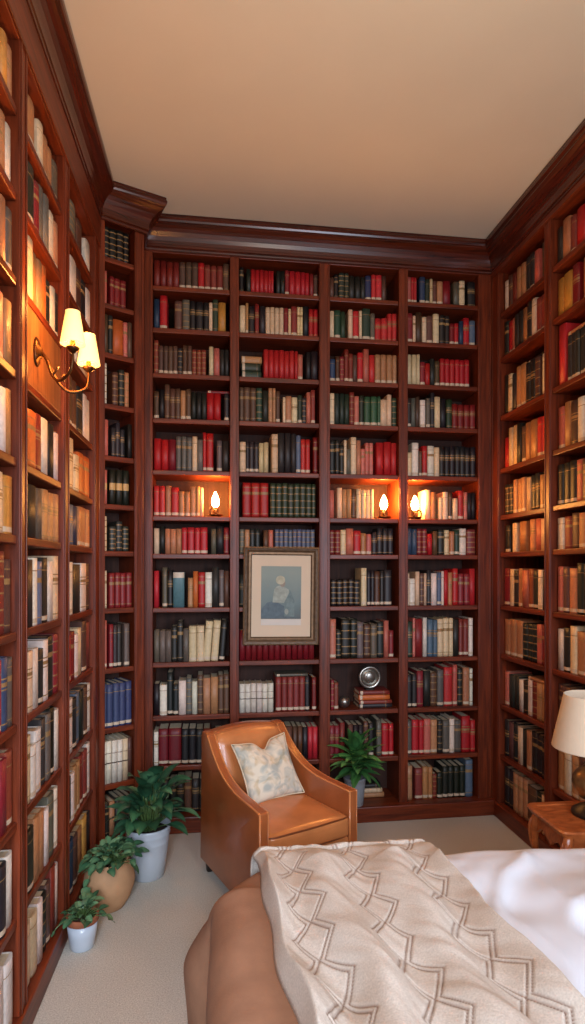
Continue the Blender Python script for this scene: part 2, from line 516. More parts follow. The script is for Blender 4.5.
def lying(key, bay, row, fx, items, z=None, length=None, setb=.04, note='stack', on=None):
    """books lying flat: items = [(letter, thickness, length)] from the bottom up; fx = left edge as a fraction of the bay"""
    cs = CASES[key]; a, b = cs['ops'][bay]; x = a+(b-a)*fx
    zz = cs['sh'][row] if z is None else z
    nn = len(items)
    for k, (ch, w, ln) in enumerate(items):
        d = min(cs['depth']-.06-setb, ln*.72)
        mt = Matrix.Translation((x+R.uniform(0, .006), setb+R.uniform(0, .01), zz+w/2)) @ Matrix.Rotation(PI/2, 4, 'Y')
        BOOKS.append(dict(key=key, bay=bay, row=row, ch=ch, word=COL[ch][1], w=w, h=ln, d=d, style='foot', rgb=jit(COL[ch][0]),
                          m=cs['mw'] @ mt, lying=(k, nn, on), idx=-1, dh=0))
        zz += w+.0003
    return zz

def on_top(placed, ch, w, ln):
    """one book lying across the tops of the given upright books, which get one height"""
    h = max(p['h'] for p in placed)
    for p in placed: p['h'] = h
    p = placed[0]; cs = CASES[p['key']]
    xl = (cs['mw'].inverted() @ p['m'].translation).x - p['w']/2
    a, b = cs['ops'][p['bay']]
    lying(p['key'], p['bay'], p['row'], (xl-a)/(b-a), [(ch, w, ln)], z=cs['sh'][p['row']]+h+.0005, on='across the tops of upright books')

# back bookcase, bay A
A = [("mmmmbbbrmmmb", .84), ("u r3 .. b3 a3 k k3 k c1 g y3 .", .86), ("m+ bbbbkbbmmm. c p3 kk", .70), ("b k b+ b b n b k k k r3 r3 . k", .74),
     ("r3 r3 d3 a a a c a r1+ r3+ . a k3", .70), None, ("c k n n n r r3 r r3 . a k3 d", .80), ("r . a+ k t5 . n- o r3 w3 k3+ a b", .76),
     ("a a a k k+ a c3 c3 c3+/ c3+/ k+/ .", .68), ("k- w3- k+ k- w3- a w- b n3 n3 b b", .80), ("w1 d3 d4 k k k m . k k", .76), ("k k g k b k k g k b", .74)]
for r_, c in enumerate(A):
    if c:
        pl = fill('B', 0, r_, *c)
        if r_ == 3:
            q = [p for p in pl if p['ch'] == 'r']; on_top(q, 'd', .018, .15)
        if r_ == 7:
            [p.update(style='whitetop') for p in pl if p['ch'] == 't']
fill('B', 0, 5, "r r n r3 n- n- n n1 c1", .74, 0, .66)
# bay B
B = [("k . k r r r r r1 r1 . k k d r3 r3 r r d b", .76), ("c3 n1+ k3 d k3 c c c c d c1 m3 c1 c1 k3+ r r", .80), None,
     ("b b3 b3 g3 k3 n n1 b . c1- n3- c3- g- k- p m .", .84), ("c3- k1- k- k- c- c- . c3+ k3+ k3+ k+ s r r . d", .80), None,
     None, ("k b k k b k g k b k k", .70), ("d d d d d d d d d d d d d .", .66), None, ("a a b b k k k k a b3 b b k r r", .74), ("k b k b k k b . w k", .74)]
for r_, c in enumerate(B):
    if c: fill('B', 1, r_, *c)
lying('B', 1, 2, .03, [('g', .05, .125), ('g', .05, .122), ('n', .045, .13)])
fill('B', 1, 2, "r r r r r r r1 p . k k3", .70, .30, 1)
fill('B', 1, 5, ". r4 r4 r4", .86, 0, .38, style='label'); fill('B', 1, 5, "g g g g g g g g1", .86, .38, .97, style='bands')
fill('B', 1, 6, "a n k k . b p", .78, 0, .44); fill('B', 1, 6, "s s s s s s s s s", .80, .44, .96, style='bands')
fill('B', 1, 9, "w w w w w w", .60, 0, .44, style='darkline')
q = fill('B', 1, 9, "m3 m3 m3 m3 m3 k . m", .72, .45, .98, style='foot'); on_top(q[:6], 'a', .016, .21)
# bay C
Cc = [("b- k g3 g k3 k3 k u3 r r3 b ....", .82), ("c e3 g . c r3 c1 g4+ a r3- r3- r r", .80), ("u3- b- d- m+ m b r3 p3+ r3 n3 n3 n3 n", .76),
      ("c g g g m p g e3 e3 e1 c3- c g", .80), ("k3 k k- c1 a- c3+ n p- p p . r4 r4 r3", .74), None, ("d d c p3 r3 n- p- k- k k k .", .80),
      None, ("p3+ k- k4+ k3+ a3 b3 a3 k3 p d- .", .74), None, ("d d m . b k k b k . a r3 r .", .78), None]
for r_, c in enumerate(Cc):
    if c: fill('B', 2, r_, *c)
fill('B', 2, 5, "p . c+ n n b c c c c1", .72, 0, .66)
fill('B', 2, 7, "k3 k3 k3 k3 k3", .56, .02, .46, style='bands'); fill('B', 2, 7, "c+ k1 k1 b k1 k3 .", .72, .46, .98, style='foot')
fill('B', 2, 9, "d m3", .60, .02, .15)
ztop_stack = lying('B', 2, 9, .44, [('k', .026, .225), ('m', .024, .22), ('o', .035, .21), ('m', .028, .205)])
lying('B', 2, 11, .40, [('n', .030, .20), ('c', .030, .19), ('k', .028, .185)], setb=.10)
# bay D
D = [("p r1 r1 . u3 k c1 b n3 d4 . a3 c3 . k4", .84), ("d3+ c1 b3+ c b3 c3+ k3+ k+ d- r- u- r3 s3", .78), ("c c c1 d- r- k b- r r r r r r ..", .76),
     ("k a b w3- a k+ c3 k3 g3 d3- d3- d3- d3-", .82), ("c- w3+ b1- r w3 c k k k k k k k", .70), None, ("u u d d r- b k3 c n g w3+ m4", .80),
     ("c1 w3- c b c1 k w3 s w1 r n r3+ d3 d3 r3+", .72), ("g3 p1 d4 w s3 s c3 c3 c k3 m m3 w .", .78), ("k k d3 k3 b3 a3 r4+ p+ k n3+ w1+ .", .76),
     ("a r3 r p3 n3 k a3 w a3 r4+ r", .78), ("n3 . m4 n3 n m- k3- k3 k3 k3 k3 s4+ .", .78)]
for r_, c in enumerate(D):
    if c: fill('B', 3, r_, *c)
fill('B', 3, 5, "c3+ n3 . c- c3 b c3- r3 p k k", .72, .26, 1)
# corner bookcase
E = [("k k3 k3 k .", .78, 'bands'), ("p1+ . d d3 d3 ..", .74, 'label'), ("b k o5 p b", .84, None), ("w1+ .. b3 k3 n .", .80, 'bands'), ("p . k- k k- . k", .76, None),
     ("p1 . k3 k3 k3 .", .82, 'creamband'), ("c1+ . k3- k3 k3- .", .76, 'bands'), ("c1+ . d3 d3 d3 d3", .66, 'label'), ("p1+ . d k k . a3 .", .76, 'foot'),
     ("u1 u3 u3 u3 u3", .80, 'foot'), ("w1 w3 w3 w3 c3 b", .80, 'darkline'), ("k n k b k", .72, None)]
for r_, c in enumerate(E): fill('E', 0, r_, c[0], c[1], style=c[2], setb=.022)
# left bookcase
L1 = ["b n k w p p p y n","k n d w a y n w","n b w k k y3 n a","w d n k k p3 n","k u b w p p w w n","m n k a s w c y3","k b n m3 m3 m b",
"n k u w3 w r3 r u a","u k w b d3 d d m","n b m k n m k w","w k b n w3 w"]
L2 = ["n n3 . c n n a3","k k3 d a a w3 n","k c3+ n n o k- w- k-", None,"o o3 m w3 k w","p k3 a n n n","u k3 w s k3 w3 c3","o c w k w k3+ d+",
"w c w- w3 k+ a+ k+ w+","k k3 n n w a3+ w+","p c c3 w k b m+ w+"]
L3 = ["a a . b . w","b w3 b k w","n k w b c n","b b b k3 w w","n c+ c- o3 o3","u s u n n n","b w k4 w3 b","r r d w c b3+ m3+","r w k s k b w","w k w n n m3+ m3+ w+","k u b n y k"]
HL = [.74, .80, .82, .8, .80, .84, .86, .80, .80, .78, .78]
for r_ in range(11):
    fill('L', 1, r_, L1[r_], HL[r_], setb=.016)
    if L2[r_]: fill('L', 2, r_, L2[r_], HL[r_], setb=.016)
    fill('L', 3, r_, L3[r_], HL[r_]-.02, setb=.016)
pool = "rdmbnoycwgkauspkwnb"
for r_ in range(11): fill('L', 0, r_, ''.join(R.choice(pool) for _ in range(9)), .78, setb=.016)
# right bookcase
R1 = ["w b m n n k k p . b .", "k r p1 k k n k w m m p", "k c k n n3 k k b . w .", "r- c c k b n n3 r r .", "k k n n n c k k n n", "k . c . n3 . n p c .", "d3 c k n p3 m k w k .",
      "n3 n3 n3 k k k p d .", "p k3 k w k w m n n .", "k b k c k n k k k .", "k k n n n b4 k c ."]
R2 = ["k n3 m r3 . k3 n3 b k n", "y y3 d . n n k b d .", None, "p n b w k3 k b m n", "k k k p b n n d k b", "w m b n n b k n .", "p b n3 k k s k c n b", "w k c+ n3 n3 n3 b k .", "b b . n k m b w n", "n w n b c k b n k", "k b n m k c b n k"]
for r_ in range(11):
    pl = fill('R', 0, r_, R1[r_], [.78, .84, .72, .76, .74, .86, .74, .80, .70, .80, .82][r_], setb=.03)
    if r_ == 2: on_top(pl[-4:-1], 'k', .020, .20)
    if r_ == 8: on_top(pl[-4:-1], 'n', .022, .19)
    if R2[r_]: fill('R', 1, r_, R2[r_], [.80, .84, .8, .78, .78, .84, .80, .78, .78, .78, .76][r_], setb=.03)
    fill('R', 2, r_, ''.join(R.choice(pool) for _ in range(10)), .78, setb=.03)
fill('R', 1, 2, "r4+", .84, .02, .15, setb=.03); q = fill('R', 1, 2, "k k k k k k", .66, .16, .56, style='foot', setb=.03); on_top(q[:5], 'n', .026, .22)
fill('R', 1, 2, "b n k m w k", .78, .58, 1, setb=.03)

def link_book(b):
    low = b['m'].translation.z + (b['h'] if not b['lying'] else 0) < 1.60
    bm = book_mesh(b['w'], b['h'], b['d'], b['rgb'], b['style'], not low)
    o = obj('book', bm, M['book'], recalc=False); o.matrix_world = b['m']
    b['o'] = o; b['kids'] = []
    if low:
        b['kids'].append(obj('page_block', page_mesh(b['w'], b['h'], b['d']), M['page'], o))
for b in BOOKS: link_book(b)

# ------------------------------------------------------------------ picture
def picture():
    cx, cz, w, h = (on_back(243.5)+on_back(319))/2-.006, 1.455, .482, .622
    pp = back_pt(cx, .008)
    root = empty('framed_picture', (pp.x, pp.y, cz-h/2), 0, 'framed print of a seated figure hung in front of the back bookshelves', 'picture')
    root.rotation_euler = (0, math.radians(.6), RB)
    bm = bmesh.new()
    prof = [(0, 0), (0, -.022), (.008, -.030), (.022, -.026), (.034, -.018), (.046, -.020), (.052, -.014), (.052, 0)]
    rings = []
    for sx, sz in ((-1, 0), (1, 0), (1, 1), (-1, 1)):
        rings.append([bm.verts.new((sx*(w/2-d), y, (d if sz == 0 else h-d))) for d, y in prof])
    k = len(prof)
    for i in range(4):
        a, b = rings[i], rings[(i+1) % 4]
        for j in range(k):
            f = bm.faces.new((a[j], a[(j+1) % k], b[(j+1) % k], b[j]))
            f.material_index = 1 if j in (1, 4) else 0
    obj('frame', bm, [M['gilt_frame'], M['frame_light']], root)
    obj('mat_board', bbox(-w/2+.05, w/2-.05, -.008, -.001, .05, h-.05), M['mat'], root)
    pw, pz0, pz1 = .128, .165, .50
    pr = obj('print', bbox(-pw, pw, -.0105, -.008, pz0, pz1), M['print_bg'], root)
    cols = {'head': (172, 168, 146), 'face': (142, 132, 120), 'body': (152, 160, 150), 'skirt': (92, 108, 116), 'shade': (112, 130, 130), 'jug': (150, 158, 150)}
    def shape(name, pts, y, col):
        bm = bmesh.new(); a = [bm.verts.new((x, y, z)) for x, z in pts]; b = [bm.verts.new((x, y+.0006, z)) for x, z in pts]
        bm.faces.new(a); bm.faces.new(b[::-1])
        for i in range(len(pts)): bm.faces.new((a[i], a[(i+1) % len(pts)], b[(i+1) % len(pts)], b[i]))
        obj(name, bm, plain('print_'+name, cols[col], .85, .18, 40), pr)
    def ell(cx, cz, rx, rz, n=22, ph=0): return [(cx+rx*math.cos(2*PI*i/n), cz+rz*math.sin(2*PI*i/n+ph)) for i in range(n)]
    shape('printed_skirt', [(-.128, .17), (.06, .17), (.03, .24), (-.02, .268), (-.06, .276), (-.09, .268), (-.115, .24), (-.128, .225)], -.0112, 'skirt')
    shape('printed_back', [(.02, .18), (.085, .18), (.085, .28), (.06, .345), (.035, .36), (.02, .32)], -.0113, 'shade')
    shape('printed_torso', [(-.055, .27), (.018, .268), (.035, .30), (.052, .335), (.048, .352), (.02, .368), (-.008, .378), (-.03, .37), (-.045, .352), (-.052, .31)], -.0119, 'body')
    shape('printed_face', ell(.008, .392, .018, .024), -.0125, 'face')
    shape('printed_turban', ell(-.006, .412, .030, .028), -.0131, 'head')
    shape('printed_jug', ell(.035, .212, .012, .018), -.0125, 'jug')
    obj('print_margin', bbox(-pw, pw, -.0105, -.008, .125, .163), plain('print_paper', (206, 200, 190), .9, .02), root)
picture()

# ------------------------------------------------------------------ chambersticks on the back shelves
def glow(name, loc, rgb, w, rad=.02):
    l = bpy.data.lights.new(name, 'POINT'); l.color = lin(rgb); l.energy = w; l.shadow_soft_size = rad
    o = bpy.data.objects.new(name, l); C.objects.link(o); o.location = loc; return o

def candle_lamp(px, hd, label):
    z0 = SH_B[5]
    pp = back_pt(px, .06)
    root = empty('candle_lamp', (pp.x, pp.y, z0), RB, label, 'lamp', 'small candle lamps on the back shelves')
    bm = bmesh.new(); lathe(bm, [(.026, 0), (.036, .003), (.046, .012), (.048, .016), (.044, .015), (.03, .007), (.01, .007)], 28)
    obj('dish', bm, M['bronze'], root, smooth=True)
    bm = bmesh.new()
    tube(bm, spline([(hd*-.010, -.020, .010), (hd*-.034, -.022, .022), (hd*-.034, -.022, .050), (hd*-.008, -.022, .060), (hd*.014, -.022, .046), (hd*.010, -.022, .028), (hd*-.006, -.022, .030)], 24), [.0055-.002*i/24 for i in range(25)], 8)
    obj('ring_handle', bm, M['bronze'], root, smooth=True)
    bm = bmesh.new(); lathe(bm, [(.012, .007), (.008, .016), (.014, .030), (.018, .042), (.016, .046), (.012, .046)], 20)
    obj('candle_cup', bm, M['bronze'], root, smooth=True)
    bm = bmesh.new(); lathe(bm, [(.010, .046), (.011, .060), (.010, .062)], 18)
    obj('candle_sleeve', bm, M['candle'], root, smooth=True)
    bm = bmesh.new(); lathe(bm, [(.008, .062), (.018, .072), (.024, .088), (.0235, .106), (.017, .130), (.008, .150), (.001, .162)], 20)
    obj('bulb', bm, M['bulb'], root, smooth=True)
    glow('candle_glow', back_pt(px, .03, z0+.19), (255, 164, 78), 7, .015)
    glow('added_candle_spill', back_pt(px, -.035, z0+.11), (255, 150, 70), 1.6, .03)  # added lamp without fixture, ahead of the bulb, warms the uprights
def pxX(px, Y):
    return Y*math.tan(math.atan((px-292.5)/600)+math.radians(6))
candle_lamp(on_back(215.5), 1, 'glowing bronze candle lamp on shelf left of the framed picture')
candle_lamp(on_back(386.5), 1, 'glowing candle lamp in the third back bay, left one of the close pair')
candle_lamp(on_back(418), -1, 'glowing candle lamp in the fourth back bay, right one of the close pair')

# ------------------------------------------------------------------ double wall sconce on its panel in the left bookcase
cs = CASES['L']; a, b = cs['ops'][2]
o = obj('sconce_panel', bbox(a+.001, b-.001, .014, .04, SH_L[3]+.001, SH_L[2]-TH-.001), M['wood_panel'], cs['root'], bev=.003)
def sconce():
    sp_ = cs['mw'] @ Vector((1.545, .014, 2.44))
    root = empty('wall_sconce', sp_, RL-PI/2, 'two-armed brass wall sconce with lit cream shades on the left bookcase', 'wall lamp')
    bm = bmesh.new(); lathe(bm, [(.030, 0), (.034, .004), (.030, .010), (.018, .014), (.014, .022), (.004, .026)], 28)
    for v in bm.verts:
        x, y, z = v.co; v.co = (z, y*.9, x*1.65)
    obj('backplate', bm, M['bronze'], root, smooth=True)
    for dy, dx, sgn in ((-.150, .170, -1), (.060, .180, 1)):
        arm = bmesh.new()
        tube(arm, spline([(.02, 0, .0), (.045, dy*.12, -.035), (.075, dy*.35, -.105), (.115, dy*.68, -.135), (dx-.012, dy*.95, -.115), (dx, dy, -.075), (dx, dy, -.045)], 28), [.0065-.002*i/28 for i in range(29)], 10)
        tube(arm, spline([(.075, dy*.35, -.105), (.095, dy*.4, -.075), (.10, dy*.55, -.085), (.092, dy*.55, -.10)], 12), .0035, 8)
        obj('arm', arm, M['bronze'], root, smooth=True)
        bm = bmesh.new(); lathe(bm, [(.006, -.052), (.012, -.046), (.020, -.040), (.024, -.034), (.022, -.030), (.010, -.030), (.009, -.012), (.008, -.010)], 22, (dx, dy, 0))
        obj('cup', bm, M['bronze'], root, smooth=True)
        bm = bmesh.new(); lathe(bm, [(.008, -.010), (.009, .030), (.007, .032)], 16, (dx, dy, 0))
        obj('candle_sleeve', bm, M['candle'], root, smooth=True)
        bm = bmesh.new(); n = 36
        prof = [(.043, -.020), (.0425, -.016), (.025, .092), (.0255, .096), (.0245, .096), (.024, .092), (.0415, -.016), (.042, -.020)]
        rings = [[bm.verts.new((dx+r*math.cos(2*PI*i/n), dy+r*math.sin(2*PI*i/n), z)) for i in range(n)] for r, z in prof]
        for k in range(len(rings)):
            A_, B_ = rings[k], rings[(k+1) % len(rings)]
            for i in range(n): bm.faces.new((A_[i], A_[(i+1) % n], B_[(i+1) % n], B_[i]))
        obj('lamp_shade', bm, M['shade_lit'], root, smooth=True)
        bm = bmesh.new(); lathe(bm, [(.005, .032), (.011, .042), (.012, .052), (.006, .070), (.001, .078)], 16, (dx, dy, 0))
        obj('bulb', bm, M['bulb'], root, smooth=True)
    return root
sconce()

# ------------------------------------------------------------------ ornaments on the shelf under the candle lamp
zs = SH_B[9]; xa, xb = CASES['B']['ops'][2]
bm = bmesh.new(); lathe(bm, [(.004, 0)] + [(.034*math.sin(PI*i/14), .034-.034*math.cos(PI*i/14)) for i in range(2, 13)] + [(.004, .068)], 28)
o = obj('ornament_ball', bm, M['silver'], smooth=True); o.location = back_pt(xa+.112, .085, zs); o.scale = (1.15,)*3
tag(o, 'small silver ornament ball on shelf beside the stacked books', 'ornament')
root = empty('disc_ornament', back_pt(xa+.285, .10, ztop_stack), RB, 'round silver disc ornament resting on top of the lying books', 'ornament')
def disc(prof, n=36):
    bm = bmesh.new(); lathe(bm, prof, n)
    for v in bm.verts:
        x, y, z = v.co; v.co = (x, -z, y+.070)
    return bm
obj('ring', disc([(.046, 0), (.060, .004), (.066, .012), (.064, .022), (.056, .026), (.046, .020), (.044, .010)]), M['silver'], root, smooth=True)
obj('face', disc([(.044, .006), (.044, .010), (.030, .020), (.012, .024), (.001, .024)]), M['silver'], root, smooth=True)
bm = bmesh.new(); tube(bm, [(.026*math.cos(t)*.8, -.026, .070+.026*math.sin(t)) for t in [PI*.35+i*PI*1.3/14 for i in range(15)]], .0035, 8)
obj('crescent', bm, M['silver'], root, smooth=True)
bm = bmesh.new(); box(bm, -.025, .025, -.03, .012, 0, .006)
obj('foot', bm, M['iron'], root, bev=.002)
root.scale = (1.18,)*3

# ------------------------------------------------------------------ plants
def leaf(bm, cl, base, az, el, L, Wd, droop, rgb, round_=.0, fold=.25, seg=8, roll=0.):
    """one leaf growing from base towards azimuth az at elevation el, bending down by droop"""
    p = Vector(base); e = el; rows = []
    side = Vector((-math.sin(az), math.cos(az), 0))
    for i in range(seg+1):
        t = i/seg
        d = Vector((math.cos(az)*math.cos(e), math.sin(az)*math.cos(e), math.sin(e)))
        up = side.cross(d)*-1
        s2 = side*math.cos(roll)+up*math.sin(roll)
        prof = (math.sin(PI*min(1, t**(.75-.2*round_)))**(.85-.25*round_)) if 0 < t < 1 else 0.0
        wv = max(.0008, Wd/2*prof)
        rows.append((p.copy(), s2*wv, up*wv*fold))
        p += d*L/seg; e -= droop/seg
    vs = []
    for c, s, u in rows:
        vs.append([bm.verts.new(c-s+u), bm.verts.new(c-s*.5+u*.35), bm.verts.new(c), bm.verts.new(c+s*.5+u*.35), bm.verts.new(c+s+u)])
    for i, (a, b) in enumerate(zip(vs, vs[1:])):
        for j in range(4):
            f = bm.faces.new((a[j], a[j+1], b[j+1], b[j])); f.smooth = True
            k = 1.25 if j in (1, 2) else .92
            for l in f.loops: l[cl] = (*[min(1, x*k) for x in lin(rgb)], 1)

def stem_path(base, az, L, el0, el1, n=6):
    p = Vector(base); pts = [p.copy()]
    for i in range(n):
        e = el0+(el1-el0)*i/(n-1)
        p = p+Vector((math.cos(az)*math.cos(e), math.sin(az)*math.cos(e), math.sin(e)))*L/n; pts.append(p.copy())
    return pts

def clampf(pts, fn):
    return [fn(p) for p in pts] if fn else pts

def plant(name, label, loc, pot, foliage, extra=None):
    root = empty(name, loc, 0, label, 'plant')
    for nm, prof, mat, wob in pot:
        bm = bmesh.new(); lathe(bm, prof, 40, wob=wob)
        obj(nm, bm, M[mat], root, smooth=True)
    sb, lb = bmesh.new(), bmesh.new(); cl = lb.loops.layers.float_color.new('Col')
    sl = sb.loops.layers.float_color.new('Col')
    foliage(sb, lb, cl)
    for f in sb.faces:
        f.smooth = True
        for l in f.loops: l[sl] = (*lin((84, 112, 62)), 1)
    obj('stems', sb, M['leaf'], root); obj('foliage', lb, M['leaf'], root, recalc=False)
    return root

GREENS = [(44, 88, 60), (58, 104, 70), (38, 76, 52), (80, 126, 88), (50, 94, 66)]
def fol_big(sb, lb, cl):
    rr = random.Random(3)
    for i in range(76):
        az = i*2.399+rr.uniform(-.3, .3); k = i/75
        el = PI*.46*(1-k*.75)+rr.uniform(-.12, .12)
        sl = .045+.11*(1-k)**.8+rr.uniform(0, .05)
        back = math.sin(az) > .30 or math.cos(az) < -.72
        if back: sl *= .5
        pts = stem_path((.03*math.cos(az)*rr.random(), .03*math.sin(az)*rr.random(), .235), az, sl+.06, min(1.45, el+.3), el+.1)
        tube(sb, pts, [.004-.0018*j/6 for j in range(7)], 6)
        L = rr.uniform(.12, .19)*(.8 if back else 1)
        leaf(lb, cl, pts[-1], az+rr.uniform(-.35, .35), el-.05, L, L*rr.uniform(.40, .52), rr.uniform(.8, 1.7), rr.choice(GREENS), 0, .25, roll=rr.uniform(-.35, .35))
plant('potted_plant', 'large leafy plant in ribbed blue-white pot left of the armchair', (-.429, 3.25, 0),
      [('pot', [(.078, 0), (.084, .004), (.098, .11), (.108, .185), (.110, .19), (.1085, .195), (.113, .225), (.116, .232), (.114, .238), (.119, .258), (.119, .268), (.112, .270), (.108, .250), (.106, .232)], 'blue_pot', None),
       ('soil', [(.105, .226), (.105, .236), (.06, .242), (.001, .244)], 'soil', None)], fol_big)

def fol_round(rad, n, h0, Ls, seed, spread, trail=()):
    def f(sb, lb, cl):
        rr = random.Random(seed)
        for i in range(n):
            az = i*2.399+rr.uniform(-.4, .4); k = (i+.5)/n
            el = 1.40-1.25*k
            sl = spread*(.60+.40*k)*rr.uniform(.75, 1.1)
            if math.cos(az) < -.3: sl *= .62
            pts = stem_path((rad*.5*math.cos(az)*k, rad*.5*math.sin(az)*k, h0), az, sl, min(1.5, el+.35), el-.1)
            tube(sb, pts, .0022, 5)
            L = rr.uniform(*Ls)
            leaf(lb, cl, pts[-1], az+rr.uniform(-.8, .8), min(.7, el-.35)+rr.uniform(-.35, .35), L, L*rr.uniform(.66, .82), rr.uniform(.4, 1.2), rr.choice([(64, 106, 74), (84, 126, 90), (54, 94, 66), (104, 144, 104)]), .8, .16, 7, rr.uniform(-.4, .4))
        for az, ln in trail:
            pts = stem_path((rad*.6*math.cos(az), rad*.6*math.sin(az), h0), az, ln, .5, -1.3, 8)
            tube(sb, pts, .0024, 5)
            for q in (6, 8):
                L = rr.uniform(*Ls)
                leaf(lb, cl, pts[q], az+rr.uniform(-.7, .7), -.5, L, L*.76, .6, rr.choice([(84, 126, 90), (104, 144, 104)]), .8, .16, 7)
    return f
clay = [(.066, 0), (.072, .004), (.100, .05), (.117, .10), (.121, .135), (.112, .175), (.096, .205), (.088, .218), (.090, .228), (.084, .228), (.080, .215), (.080, .20)]
plant('potted_plant', 'bushy round-leaved plant in bulbous sandy clay pot, middle of the left three', (-.578, 2.97, 0),
      [('pot', clay, 'clay_pot', lambda a, z: .02*math.sin(3*a+1)*min(1, z*8)), ('soil', [(.081, .198), (.081, .207), (.001, .212)], 'soil', None)],
      fol_round(.08, 105, .206, (.040, .064), 5, .120, trail=((-2.1, .13),)))
plant('potted_plant', 'smallest plant, trailing leaves, in pale pot with terracotta rim', (-.630, 2.665, 0),
      [('pot', [(.047, 0), (.050, .003), (.058, .06), (.064, .112), (.062, .112), (.055, .108)], 'white_pot', None),
       ('rim', [(.064, .110), (.067, .112), (.069, .136), (.067, .140), (.060, .140), (.058, .125), (.058, .11)], 'terra', None),
       ('soil', [(.058, .120), (.058, .127), (.001, .131)], 'soil', None)],
      fol_round(.055, 56, .126, (.028, .046), 9, .078, trail=((-2.5, .13), (.2, .10))))
def fol_shelf(sb, lb, cl):
    rr = random.Random(21)
    tube(sb, [(0, 0, .155), (.0, -.025, .21), (-.004, -.055, .27), (-.004, -.070, .34)], [.013, .012, .009, .006], 8)
    tube(sb, [(0, 0, .155), (-.02, -.035, .21), (-.04, -.06, .25)], [.008, .007, .005], 8)
    for i in range(52):
        k = i/51; az = i*2.399+rr.uniform(-.3, .3)
        if math.sin(az) > -.02: az = -az if rr.random() < .8 else (0.0 if math.cos(az) > 0 else PI)-.06
        el = 1.42-1.25*k+rr.uniform(-.12, .12)
        L = rr.uniform(.14, .20)*(1.25-.28*k)
        base = (-.004+rr.uniform(-.014, .014), -.068+rr.uniform(-.012, .004), .225+.12*(1-k))
        leaf(lb, cl, base, az, el, L, L*rr.uniform(.28, .38), rr.uniform(.4, 1.3), rr.choice([(66, 116, 58), (86, 138, 70), (54, 100, 52), (104, 154, 84)]), 0, .3, 8, rr.uniform(-.25, .25))
plant('potted_plant', 'strappy green plant in grey pot standing on the lowest back shelf', tuple(back_pt(on_back(355), .008, .10)),
      [('pot', [(.052, 0), (.055, .003), (.066, .12), (.071, .165), (.073, .167), (.073, .182), (.068, .182), (.064, .165)], 'grey_pot', None),
       ('soil', [(.065, .155), (.065, .163), (.001, .167)], 'soil', None)], fol_shelf)

